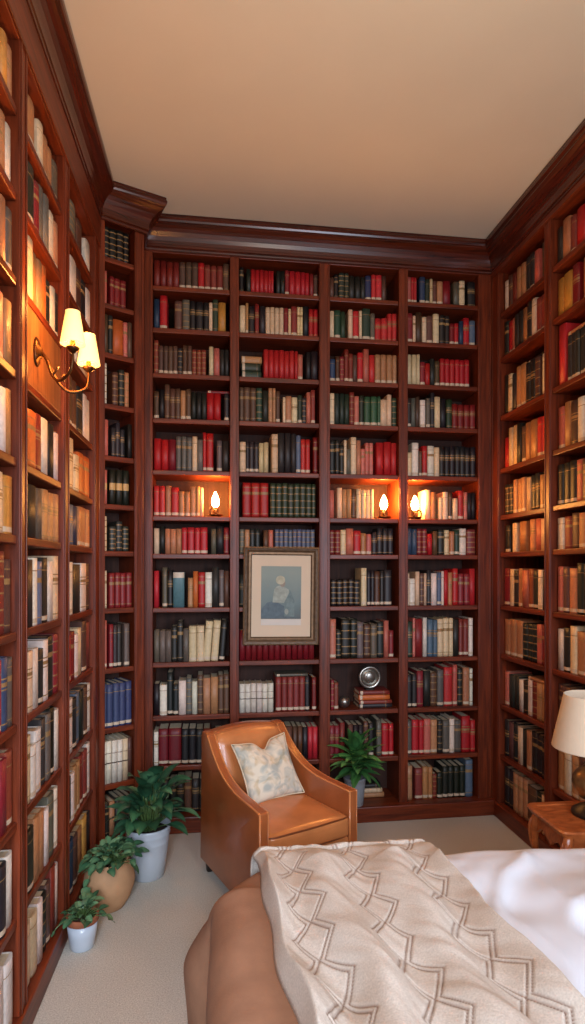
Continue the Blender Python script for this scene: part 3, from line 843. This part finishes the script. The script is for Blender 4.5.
# ------------------------------------------------------------------ armchair
def armchair():
    ang = math.radians(27)
    root = empty('leather_armchair', (.130, 2.635, 0), ang, 'tan leather club armchair with sloping arms in front of the back bookcase', 'armchair')
    # local: x to the photo's right, y backwards; the front left arm corner is the origin
    Wf, Wb, Dp = .555, .475, .70
    def edge(y, side):                                  # outer side x at depth y
        t = max(0, min(1, y/Dp)); half = (Wf/2*(1-t)+Wb/2*t)
        return Wf/2 + side*half
    th = .052
    top = spline([(0, 0, .545), (0, .10, .548), (0, .24, .552), (0, .36, .572), (0, .46, .612), (0, .545, .672), (0, .60, .724), (0, .625, .750)], 26)
    prof = [(0.0, .055)] + [(p.y, p.z) for p in top] + [(.655, .757), (.690, .753), (.700, .725), (.705, .40), (.715, .06)]
    for s in (-1, 1):
        bm = bmesh.new()
        o_, i_ = [], []
        for y, z in prof:
            flare = .012*max(0, (.55-z))*0
            o_.append(bm.verts.new((edge(y, s)+s*flare, y, z))); i_.append(bm.verts.new((edge(y, s)-s*th, y, z)))
        n = len(prof)
        for k in range(n): bm.faces.new((o_[k], o_[(k+1) % n], i_[(k+1) % n], i_[k]))
        bm.faces.new(o_); bm.faces.new(i_[::-1])
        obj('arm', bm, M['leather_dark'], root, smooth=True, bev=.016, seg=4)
        # piping along the outer and inner top edges
        pb = bmesh.new()
        for off in (.006, th-.006):
            tube(pb, [(edge(p.y, s)-s*off, p.y, p.z-.004) for p in top], .0048, 8)
        tube(pb, [(edge(0, s)-s*.006, .004, z) for z in (.07, .3, .54)], .0045, 8)
        tube(pb, [(edge(0, s)-s*(th-.006), .004, z) for z in (.07, .3, .54)], .0045, 8)
        obj('arm_piping', pb, M['leather'], root, smooth=True)
    # back shell, its rim and the padded back
    xl, xr = edge(.66, -1), edge(.66, 1)
    cxm = Wf/2
    bm = bmesh.new()
    poly = [(xl+.03, .10)] + [(xl+.03 + (xr-xl-.06)*i/12, .748+.022*math.sin(PI*i/12)) for i in range(13)] + [(xr-.03, .10)]
    f0 = [bm.verts.new((x, .63+.012*0, z)) for x, z in poly]; f1 = [bm.verts.new((x, .708, z)) for x, z in poly]
    n = len(poly)
    for k in range(n): bm.faces.new((f0[k], f0[(k+1) % n], f1[(k+1) % n], f1[k]))
    bm.faces.new(f0[::-1]); bm.faces.new(f1)
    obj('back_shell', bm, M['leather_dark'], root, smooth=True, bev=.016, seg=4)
    bm = bmesh.new()
    hw = (Wf+Wb)/4-th+.012
    def backfn(q):
        t = (q.z+.20)/.40
        q.x *= 1.0-.03*t + .0
        q.y += .085*t
        if q.z > 0: q.z += .018*(1-(q.x/hw)**2)*t
        return q
    rbox(bm, hw, .055, .205, .045, 14, (0, .022, 0), (cxm, .555, .535), backfn)
    obj('back_cushion', bm, M['leather'], root, smooth=True)
    # seat
    bm = bmesh.new()
    def seatfn(q):
        q.x *= (1-.10*(q.y+.27)/.54)
        return q
    rbox(bm, Wf/2-th+.002, .275, .055, .026, 14, (0, .008, .022), (cxm, .268, .378), seatfn)
    sc_ = obj('seat_cushion', bm, M['leather'], root, smooth=True)
    pb = bmesh.new()
    hw2 = Wf/2-th
    for z in (.422, .336):
        tube(pb, spline([(cxm-hw2+.006, .03, z), (cxm-hw2+.016, .003, z), (cxm-hw2*.5, -.005, z+.002), (cxm, -.008, z+.002), (cxm+hw2*.5, -.005, z+.002), (cxm+hw2-.016, .003, z), (cxm+hw2-.006, .03, z)], 24), .0045, 8)
    obj('seat_piping', pb, M['piping'], sc_, smooth=True)
    obj('front_rail', bbox(th-.005, Wf-th+.005, .006, .05, .07, .325), M['leather'], root, bev=.012, seg=3)
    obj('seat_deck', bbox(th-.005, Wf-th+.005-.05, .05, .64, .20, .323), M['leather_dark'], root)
    for x, y in ((.035, .035), (Wf-.035, .035), (.075, .665), (Wf-.075, .665)):
        bm = bmesh.new(); lathe(bm, [(.016, 0), (.018, .004), (.024, .05), (.026, .072)], 16, (x, y, 0))
        obj('foot', bm, M['black_wood'], root, smooth=True)
    return root
chair = armchair()

def pillow():
    bm = bmesh.new(); n = 22; s = .165
    def surf(sg):
        g = []
        for i in range(n+1):
            row = []
            for j in range(n+1):
                u, v = -1+2*i/n, -1+2*j/n
                pin = 1-.10*(1-u*u)*(v*v) ; pin2 = 1-.10*(1-v*v)*(u*u)
                x, z = u*s*pin2, v*s*pin
                t = .062*((1-u**2)*(1-v**2))**.55
                dip = .050*math.exp(-((u-.06)/.22)**2)*max(0, v)**1.5
                y = sg*t*(1-.45*math.exp(-((u-.05)/.25)**2)*max(0, v)**1)
                y += .006*math.sin(5*u+3*v)*(1-u*u)*(1-v*v)
                row.append(Vector((x, y, z-dip)))
            g.append(row)
        return g
    cache = {}
    for sg in (-1, 1):
        g = surf(sg)
        def vv(i, j):
            edge = i in (0, n) or j in (0, n)
            k = (i, j, 0 if edge else sg)
            if k not in cache: cache[k] = bm.verts.new(g[i][j])
            return cache[k]
        for i in range(n):
            for j in range(n):
                bm.faces.new((vv(i, j), vv(i+1, j), vv(i+1, j+1), vv(i, j+1)))
    o = obj('throw_pillow', bm, M['pillow'], smooth=True)
    rim = bmesh.new()
    lo = []
    gg = surf(1)
    lo = [gg[i][0] for i in range(n)] + [gg[n][j] for j in range(n)] + [gg[i][n] for i in range(n, 0, -1)] + [gg[0][j] for j in range(n, 0, -1)]
    tube(rim, lo+[lo[0]], .0035, 6)
    r2 = obj('piping', rim, plain('cushion_piping', (206, 190, 160), .9, .05), o, smooth=True)
    tag(o, 'cream and grey patterned square pillow leaning on the leather armchair seat', 'pillow')
    return o
pil = pillow()
cm = Matrix.Translation((.130, 2.635, 0)) @ Matrix.Rotation(math.radians(27), 4, 'Z')
pil.matrix_world = cm @ Matrix.Translation((.292, .415, .579)) @ Matrix.Rotation(math.radians(-32), 4, 'X') @ Matrix.Rotation(math.radians(-3), 4, 'Y')

# ------------------------------------------------------------------ bed
BX0, BX1, BY0, BY1, BZ = -.035, 1.66, .50, 2.03, .60
def bed():
    root = empty('bed', ((BX0+BX1)/2, (BY0+BY1)/2, 0), 0, 'bed in the foreground under white sheet, brown blanket and knitted throw', 'bed')
    cx, cy = (BX0+BX1)/2, (BY0+BY1)/2
    bm = bmesh.new(); rbox(bm, (BX1-BX0)/2-.06, (BY1-BY0)/2-.04, .125, .09, 10, (0, 0, 0), (.045, -.02, BZ-.135))
    obj('mattress', bm, M['mattress'], root, smooth=True)
    obj('bed_base', bbox(-(BX1-BX0)/2+.03, (BX1-BX0)/2-.03, -(BY1-BY0)/2+.03, (BY1-BY0)/2-.03, .12, BZ-.255), M['wood_h'], root, bev=.01)
    for sx in (-1, 1):
        for sy in (-1, 1):
            bm = bmesh.new(); lathe(bm, [(.025, 0), (.03, .12)], 14, (sx*.72, sy*.66, 0)); obj('leg', bm, M['black_wood'], root, smooth=True)
bed()

def wr(x, y, s, a):
    return a*noise.noise(Vector((x*s, y*s, 3.1)))

def top_z(x, y):
    """height of the made-up bed surface, with crumples"""
    fold = .010*math.sin(14*(x*.75+y*.35)+2.2*noise.noise(Vector((x*3, y*3, 0))))
    return BZ + .012 + wr(x, y, 2.6, .016) + wr(x, y, 7, .008) + fold*.6

def sheet():
    """white sheet over mattress from x=.30 to the head, hanging on both long sides"""
    bm = bmesh.new(); nx, ny = 110, 120
    rad = .045
    W = BY1-BY0; hang = .34
    prof = []
    Ltot = W+2*hang
    for j in range(ny+1):
        s = -hang + Ltot*j/ny; prof.append(s)
    g = []
    for i in range(nx+1):
        x = .24 + (BX1+.01-.24)*i/nx; row = []
        for s in prof:
            if s < 0 or s > W:
                dwn = -s if s < 0 else s-W
                y = (BY0 if s < 0 else BY1); sg = -1 if s < 0 else 1
                a = min(1, dwn/(rad*1.57)); 
                yy = y + sg*(rad*math.sin(a*PI/2)) + sg*.012*math.sin(x*17+2*noise.noise(Vector((x*4, 0, 1))))*min(1, dwn/.15)
                zz = BZ+.016 - rad*(1-math.cos(a*PI/2)) - max(0, dwn-rad*1.57)
                zz += (top_z(x, y)-BZ-.012)*max(0, 1-dwn/.08)
                row.append(bm.verts.new((x, yy, zz)))
            else:
                y = BY0+s
                z = top_z(x, y)+.004
                q_ = 3*noise.noise(Vector((x*2.2, y*2.2, 5)))
                z += .022*(1-abs(math.sin(5.5*(x*1.0-y*.75)+q_)))**2 + .007*math.sin(13*(x*.6-y*.9)+q_) + .010*(1-abs(noise.noise(Vector((x*5, y*3, 7)))))**6 + wr(x+9, y, 4.2, .016)
                z = max(z, BZ+.001)
                e = min(s, W-s)
                k = min(1, e/.06); z = (BZ+.016+(top_z(x, y)-BZ-.012))*(1-k)+z*k
                row.append(bm.verts.new((x, y, z)))
        g.append(row)
    for a, b in zip(g, g[1:]):
        for j in range(ny): bm.faces.new((a[j], b[j], b[j+1], a[j+1]))
    o = obj('bed_sheet', bm, M['sheet'], smooth=True, recalc=False)
    s = o.modifiers.new('solid', 'SOLIDIFY'); s.thickness = .006; s.offset = 1
    tag(o, 'rumpled white sheet covering the right side of the bed', 'sheet')
sheet()

def blanket():
    """brown blanket over the foot of the bed, falling over the foot and the far corner"""
    bm = bmesh.new()
    cr = .19                                            # plan corner radius
    x0, y1 = BX0-.01, BY1+.005
    per = []                                            # outline points with outward normal
    y = BY0-.02
    while y < y1-cr: per.append((Vector((x0, y)), Vector((-1, 0)), 0)); y += .018
    m = 16
    for i in range(m+1):
        a = PI-(PI/2)*i/m
        nrm = Vector((math.cos(a), math.sin(a))); per.append((Vector((x0+cr, y1-cr))+nrm*cr, nrm, math.sin(PI*i/m)))
    x = x0+cr+.018
    while x < .52: per.append((Vector((x, y1)), Vector((0, 1)), 0)); x += .018
    # cross-section: from inside the top, over a wide soft edge, down to the hem
    r = .085; hang = .46
    secs = []
    for d in (.40, .34, .28, .23, .18, .14): secs.append((-d, 0.0, 0))
    for i in range(9):
        a = i/8*PI/2; secs.append((-.085+r*math.sin(a)+.0, -r*(1-math.cos(a)), .06*i/8))
    for i in range(1, 16): secs.append((.0, -r-hang*i/15, .06+.94*i/15))
    g = []
    arc = 0; prev = None
    for p, nrm, cb in per:
        if prev: arc += (p-prev).length
        prev = p
        row = []
        for off, dz, fl in secs:
            t = max(0, fl)
            ripple = (.012*math.sin(arc*13+1.3*noise.noise(Vector((arc*2, 0, 0))))+.006*math.sin(arc*29+1))*t
            bulge = cb**.8*(.155*min(1, t/.42)**.8-.03*max(0, t-.42)) + .006*math.sin(PI*min(1, t*1.4)) - .012*t*(1-cb)
            inner = off
            if off < -cr+.001 and cb > 0: inner = off*(1-cb)+(-cr*.96+off*.02)*cb
            q = p + nrm*(inner+ripple+bulge)
            zz = BZ+.028+dz + (wr(q.x, q.y, 4, .016)+wr(q.x, q.y, 11, .006))*(1-t*.4)
            zz -= cb*.045*max(0, min(1, (off+.20)/.2))
            if off < -.13: zz = BZ+.026+wr(q.x, q.y, 4, .016)*.7
            zz = max(zz, .012)
            row.append(bm.verts.new((q.x, q.y, zz)))
        g.append(row)
    for a, b in zip(g, g[1:]):
        for j in range(len(secs)-1): bm.faces.new((a[j], a[j+1], b[j+1], b[j]))
    o = obj('blanket', bm, M['blanket'], smooth=True, recalc=False)
    s = o.modifiers.new('solid', 'SOLIDIFY'); s.thickness = .010; s.offset = -1
    ss = o.modifiers.new('subsurf', 'SUBSURF'); ss.levels = ss.render_levels = 1
    tag(o, 'light brown blanket draped over the foot end of the bed', 'blanket')
blanket()

def throw():
    """knitted throw laid across the bed: 3 bands of diamonds, hem over both long sides"""
    bm = bmesh.new(); cl = bm.loops.layers.float_color.new('Col')
    nu, nv = 170, 400
    Wt = .615; L0 = 1.02; hang = .22; rad = .05
    yN = BY1+.015
    cols = {}
    g = []
    c_base, c_line, c_mottle = Vector(lin((208, 200, 188))), Vector(lin((124, 92, 74))), Vector(lin((186, 172, 156)))
    for j in range(nv+1):
        s = -hang + (L0+hang)*j/nv                       # distance along: negative = hanging on the far side
        row = []
        for i in range(nu+1):
            u = Wt*i/nu
            xx = .075 + u + .09*max(0, s) + .008*math.sin(7*s+1) + .006*math.sin(19*s+2*u)
            # pattern
            lines = 0
            for uc in (.105, .305, .505):
                p = .145
                tri = abs(((s+uc*.6)/p) % 1 - .5)*2       # 0..1
                for amp, ofs, wd in ((.042, .0, .0040), (.042, .013, .0036)):
                    dd = abs(abs(u-uc) - (tri*amp+ofs))
                    lines = max(lines, max(0, 1-dd/wd))
            fold = .010+(min(1, s/.15) if s > 0 else 0)*.026*(.9+math.cos(31.4*(u-.005)+1.6*noise.noise(Vector((u*3, s*3.0, 0)))))*(1+.45*noise.noise(Vector((u*4, s*4, 9))))+.010*noise.noise(Vector((u*10-s*4, s*5, 2)))+.004*noise.noise(Vector((u*30-s*14, s*12, 4)))
            edge = min(u, Wt-u); ek = min(1, edge/.025)
            knit = .0003*math.sin(u*420)*math.sin(s*420)
            h = .020*ek**.5 + fold*ek - .006*lines + knit + .012
            if s < 0:
                d = -s; a = min(1, d/(rad*1.57))
                y = yN + (rad+h*.5)*math.sin(a*PI/2) - .0
                z = BZ+.030 - rad*(1-math.cos(a*PI/2)) - max(0, d-rad*1.57) + h*math.cos(a*PI/2)
            else:
                y = yN - s
                z = BZ+.024+h + wr(xx, y, 2.6, .012) + .006*min(1, s/.05)
            row.append(bm.verts.new((xx, y, z)))
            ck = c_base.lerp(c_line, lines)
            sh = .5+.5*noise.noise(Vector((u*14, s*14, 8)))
            cols[row[-1]] = (*(ck.lerp(c_mottle, .35*sh*(1-lines))), 1)  # random mottle towards a slightly darker yarn tone
        g.append(row)
    for a, b in zip(g, g[1:]):
        for i in range(nu):
            f = bm.faces.new((a[i], b[i], b[i+1], a[i+1]))
            for l in f.loops: l[cl] = cols[l.vert]
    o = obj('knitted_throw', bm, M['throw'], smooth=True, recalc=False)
    s = o.modifiers.new('solid', 'SOLIDIFY'); s.thickness = .008; s.offset = -1
    tag(o, 'beige knitted throw with brown zigzag diamonds laid across the bed', 'throw blanket')
throw()

# ------------------------------------------------------------------ nightstand and lamp
def nightstand():
    x0, x1, y0, y1, zt = 1.255, 1.715, 2.145, 2.45, .625
    root = empty('side_table', ((x0+x1)/2, (y0+y1)/2, 0), 0, 'carved honey-brown wooden side table with curved legs beside the bed', 'table')
    hx, hy = (x1-x0)/2, (y1-y0)/2
    def outline(k):
        pts = []
        n = 40
        for i in range(n):
            a = 2*PI*i/n+PI/n; c, s = math.cos(a), math.sin(a)
            e = .16
            x = math.copysign(abs(c)**e, c)*(hx-k); y = math.copysign(abs(s)**e, s)*(hy-k)
            pts.append((x, y))
        return pts
    bm = bmesh.new()
    rings = [[bm.verts.new((x, y, z)) for x, y in outline(k)] for k, z in ((.020, zt-.030), (.010, zt-.026), (.006, zt-.016), (0, zt-.013), (-.002, zt-.006), (.003, zt), (.030, zt), (.034, zt-.003))]
    for a, b in zip(rings, rings[1:]):
        for i in range(len(a)): bm.faces.new((a[i], a[(i+1) % len(a)], b[(i+1) % len(a)], b[i]))
    bm.faces.new(rings[0][::-1]); bm.faces.new(rings[-1])
    obj('tabletop', bm, M['wood_table'], root, bev=0)
    # scalloped aprons
    def apron(p0, p1, n):
        bm = bmesh.new(); A_, B_ = [], []
        d = (Vector(p1)-Vector(p0)); L = d.length; nr = Vector((n[0], n[1]))
        ts = [i/30 for i in range(31)]
        F = []
        for off in (0, .016):
            up = []; lo = []
            for t in ts:
                q = Vector(p0)+d*t-nr*off
                drop = .065+.028*math.cos(t*4*PI)*.6-.020*math.exp(-((t-.5)/.08)**2)+.022*math.exp(-((t-.5)/.03)**2)
                up.append(bm.verts.new((q.x, q.y, zt-.030))); lo.append(bm.verts.new((q.x, q.y, zt-.030-drop)))
            F.append((up, lo))
        for i in range(30):
            for (up, lo) in F: bm.faces.new((up[i], up[i+1], lo[i+1], lo[i]))
            bm.faces.new((F[0][1][i], F[0][1][i+1], F[1][1][i+1], F[1][1][i])); bm.faces.new((F[0][0][i], F[0][0][i+1], F[1][0][i+1], F[1][0][i]))
        for i in (0, 30): bm.faces.new((F[0][0][i], F[0][1][i], F[1][1][i], F[1][0][i]))
        obj('apron', bm, M['wood_table'], root)
    k = .030
    apron((-hx+k, -hy+k), (hx-k, -hy+k), (0, -1)); apron((-hx+k, hy-k), (hx-k, hy-k), (0, 1))
    apron((-hx+k, -hy+k), (-hx+k, hy-k), (-1, 0)); apron((hx-k, -hy+k), (hx-k, hy-k), (1, 0))
    for sx in (-1, 1):
        for sy in (-1, 1):
            q = Vector((sx*(hx-.040), sy*(hy-.040), 0)); dv = Vector((sx, sy, 0)).normalized()
            pts = spline([q+Vector((0, 0, zt-.030)), q+dv*.014+Vector((0, 0, zt-.085)), q+dv*.012+Vector((0, 0, zt-.17)), q-dv*.010+Vector((0, 0, .30)), q-dv*.014+Vector((0, 0, .15)), q+dv*.004+Vector((0, 0, .05)), q+dv*.022+Vector((0, 0, .018))], 26)
            rd = [.68*v for v in [.026, .028, .030, .031, .030, .028, .026, .024, .022, .020, .018, .017, .016, .015, .0145, .014, .0135, .013, .013, .013, .013, .014, .015, .016, .018, .018, .017]]
            bm = bmesh.new(); tube(bm, pts, rd, 12)
            lg = obj('leg', bm, M['wood_table'], root, smooth=True)
            bm = bmesh.new()
            for da in (-.5, 0, .5):
                dd = Matrix.Rotation(da, 3, 'Z') @ dv
                tube(bm, spline([q+dd*.026+Vector((0, 0, zt-.050)), q+dd*.034+Vector((0, 0, zt-.090)), q+dd*.033+Vector((0, 0, zt-.13)), q+dd*.026+Vector((0, 0, zt-.175))], 10), [.002, .005, .007, .007, .006, .006, .005, .004, .003, .002, .001], 8)
            obj('carved_knee', bm, M['wood_table'], lg, smooth=True)
    return zt
zt = nightstand()

def table_lamp():
    x, y = 1.472, 2.305
    z0 = zt-.003
    root = empty('table_lamp', (x, y, z0), 0, 'table lamp with ivory cone shade and bronze urn on the side table', 'lamp')
    bm = bmesh.new(); lathe(bm, [(.078, 0), (.082, .006), (.078, .016), (.066, .024), (.052, .034), (.036, .042), (.026, .046)], 36)
    obj('base', bm, M['iron'], root, smooth=True)
    bm = bmesh.new(); lathe(bm, [(.022, .046), (.020, .054), (.030, .062), (.052, .082), (.070, .108), (.077, .132), (.074, .156), (.060, .178), (.040, .194), (.030, .202), (.034, .210), (.024, .216), (.016, .222)], 40,
                            wob=lambda a, z: .025*math.cos(10*a)*math.exp(-((z-.12)/.05)**2))
    obj('urn', bm, M['brass'], root, smooth=True)
    bm = bmesh.new(); lathe(bm, [(.008, .222), (.008, .38), (.012, .385), (.012, .42), (.006, .425)], 16); obj('stem', bm, M['bronze'], root, smooth=True)
    bm = bmesh.new(); n = 48
    prof = [(.154, .272), (.1545, .276), (.1085, .484), (.108, .488), (.1065, .488), (.106, .484), (.152, .276), (.1525, .272)]
    rings = [[bm.verts.new((r*math.cos(2*PI*i/n), r*math.sin(2*PI*i/n), z)) for i in range(n)] for r, z in prof]
    for k in range(len(rings)):
        A_, B_ = rings[k], rings[(k+1) % len(rings)]
        for i in range(n): bm.faces.new((A_[i], A_[(i+1) % n], B_[(i+1) % n], B_[i]))
    obj('lamp_shade', bm, M['lampshade'], root, smooth=True)
    bm = bmesh.new()
    for i in range(3):
        a = i*2*PI/3+.4; tube(bm, [(.005*math.cos(a), .005*math.sin(a), .42), (.1065*math.cos(a), .1065*math.sin(a), .480)], .002, 6)
    obj('shade_holder', bm, M['bronze'], root)
table_lamp()

# ------------------------------------------------------------------ camera
cam = bpy.data.cameras.new('camera'); co = bpy.data.objects.new('camera', cam); C.objects.link(co)
PITCH = 0.0
co.location = (0, 0, 1.62); co.rotation_euler = (PI/2+PITCH, 0, -math.radians(6))
cam.sensor_fit = 'VERTICAL'; cam.sensor_height = 36; cam.lens = 600/1024*36
cam.shift_y = (58-600*math.tan(PITCH))/1024
cam.clip_start = .02
sc.camera = co

# ------------------------------------------------------------------ which books stay individual: the 300 that show largest from the photo's viewpoint
bpy.context.view_layer.update()
dg = bpy.context.evaluated_depsgraph_get()
mw = co.matrix_world
for b in BOOKS: b['n'] = 0; b['o']['bi'] = BOOKS.index(b)
for y in range(1, 1024, 3):
    for x in range(1, 585, 3):
        d = Vector(((x-292.5)/600, (512-y)/600 + cam.shift_y*1024/600, -1))
        wd = (mw.to_3x3() @ d).normalized()
        hit, loc, nrm, fi, ob, m_ = sc.ray_cast(dg, mw.translation, wd)
        if hit:
            t = ob.original if ob.original else ob
            if t.name.startswith('page_block'): t = t.parent
            if 'bi' in t: BOOKS[t['bi']]['n'] += 1
for b in BOOKS: del b['o']['bi']
order = sorted(BOOKS, key=lambda b: -b['n'])
keep = {id(b) for b in order[:300] if b['n'] > 0}
print('books', len(BOOKS), 'smallest kept', order[299]['n'], 'visible', sum(b['n'] > 0 for b in BOOKS))

ORD = ['first', 'second', 'third', 'fourth', 'fifth', 'sixth', 'seventh', 'eighth', 'ninth', 'tenth', 'eleventh', 'twelfth', 'thirteenth', 'fourteenth', 'fifteenth', 'sixteenth', 'seventeenth', 'eighteenth', 'nineteenth', 'twentieth']
BAY = {('B', 0): 'first bay of back bookcase', ('B', 1): 'second bay of back bookcase', ('B', 2): 'third bay of back bookcase', ('B', 3): 'fourth bay of back bookcase',
       ('E', 0): 'narrow corner bookcase', ('L', 1): 'left bookcase, nearest bay', ('L', 2): 'left bookcase, sconce bay', ('L', 3): 'left bookcase, far bay',
       ('R', 0): 'right bookcase, far bay', ('R', 1): 'right bookcase, lamp bay', ('L', 0): 'left bookcase', ('R', 2): 'right bookcase'}
cells = {}
for b in BOOKS: cells.setdefault((b['key'], b['bay'], b['row']), []).append(b)
seen = {}
for ck, lst in cells.items():
    up = [b for b in lst if not b['lying']]
    inv = CASES[ck[0]]['mw'].inverted()
    up.sort(key=lambda b: (inv @ b['m'].translation).x)
    shelf = ORD[ck[2]]+' shelf down'
    for i, b in enumerate(up):
        same = [q for q in up if q['word'] == b['word']]
        if len(same) == 1: lab = f"only {b['word']} book standing on {shelf}, {BAY[ck[:2]]}"
        elif i == 0: lab = f"{b['word']} book at left end, {shelf}, {BAY[ck[:2]]}"
        elif i == len(up)-1: lab = f"{b['word']} book at right end, {shelf}, {BAY[ck[:2]]}"
        else: lab = f"{b['word']} book {ORD[i]} from left, {shelf}, {BAY[ck[:2]]}"
        b['label'] = lab.replace('left bookcase, ', 'left wall ').replace('right bookcase, ', 'right wall ') if len(lab.split()) > 16 else lab
    for b in lst:
        if b['lying']:
            k, nn, on = b['lying']
            if on: b['label'] = f"{b['word']} book lying across others, {shelf}, {BAY[ck[:2]]}"
            else:
                pos = 'topmost' if k == nn-1 else 'lowest' if k == 0 else ORD[k]+' from bottom'
                b['label'] = f"{b['word']} book lying flat, {pos} of stack, {shelf}, {BAY[ck[:2]]}"
rest = bmesh.new(); rcl = rest.loops.layers.float_color.new('Col')
for b in BOOKS:
    o = b['o']
    if id(b) in keep:
        tag(o, b['label'], 'book', f"books on the {ORD[b['row']]} shelf down, {BAY[(b['key'], b['bay'])]}")
        continue
    bm = book_mesh(b['w'], b['h'], b['d'], b['rgb'], b['style'], True); bm.transform(b['m'])
    me = bpy.data.meshes.new('tmp'); bm.to_mesh(me); bm.free(); rest.from_mesh(me); bpy.data.meshes.remove(me)
    for k in b['kids']: bpy.data.objects.remove(k, do_unlink=True)
    bpy.data.objects.remove(o, do_unlink=True)
o = obj('books', rest, M['book'], recalc=False)
tag(o, 'the many smaller and half-hidden books filling the rest of the shelves', 'books', kind='stuff')

# ------------------------------------------------------------------ light
w = bpy.data.worlds.new('world'); sc.world = w; w.use_nodes = True
bg = w.node_tree.nodes['Background']; bg.inputs[0].default_value = (1.0, .94, .87, 1); bg.inputs[1].default_value = .95
def area(name, loc, target, size, energy, rgb, size_y=None):
    l = bpy.data.lights.new(name, 'AREA'); l.energy = energy; l.color = lin(rgb); l.size = size
    if size_y: l.shape = 'RECTANGLE'; l.size_y = size_y
    o = bpy.data.objects.new(name, l); C.objects.link(o); o.location = loc
    o.rotation_euler = (Vector(target)-Vector(loc)).to_track_quat('-Z', 'Y').to_euler()
    return o
area('assumed_window_daylight', (1.55, -.95, 1.75), (-.1, 2.2, .3), 1.2, 88, (216, 231, 255), 1.4)  # area lamp for an assumed, unbuilt window behind and right of the camera
glow('added_ceiling_light', (.55, 1.3, 3.05), (255, 226, 200), 24, .25)  # added bare point lamp overhead, no fixture built; its source is assumed
glow('sconce_light', (XL+.12, 2.30, 2.60), (255, 164, 80), 8, .03)
glow('sconce_light_low', (XL+.10, 2.34, 2.38), (255, 160, 74), 2.5, .03)

lw = area('added_floor_fill', (-.25, -1.5, 2.1), (-.42, 2.1, 0), .9, 27, (226, 236, 255), 1.2)  # added unseen area lamp, brightens the floor left of the bed
lw.data.spread = math.radians(75)
sc.view_settings.view_transform = 'Standard'
sc.view_settings.look = 'None'
sc.view_settings.exposure = 0
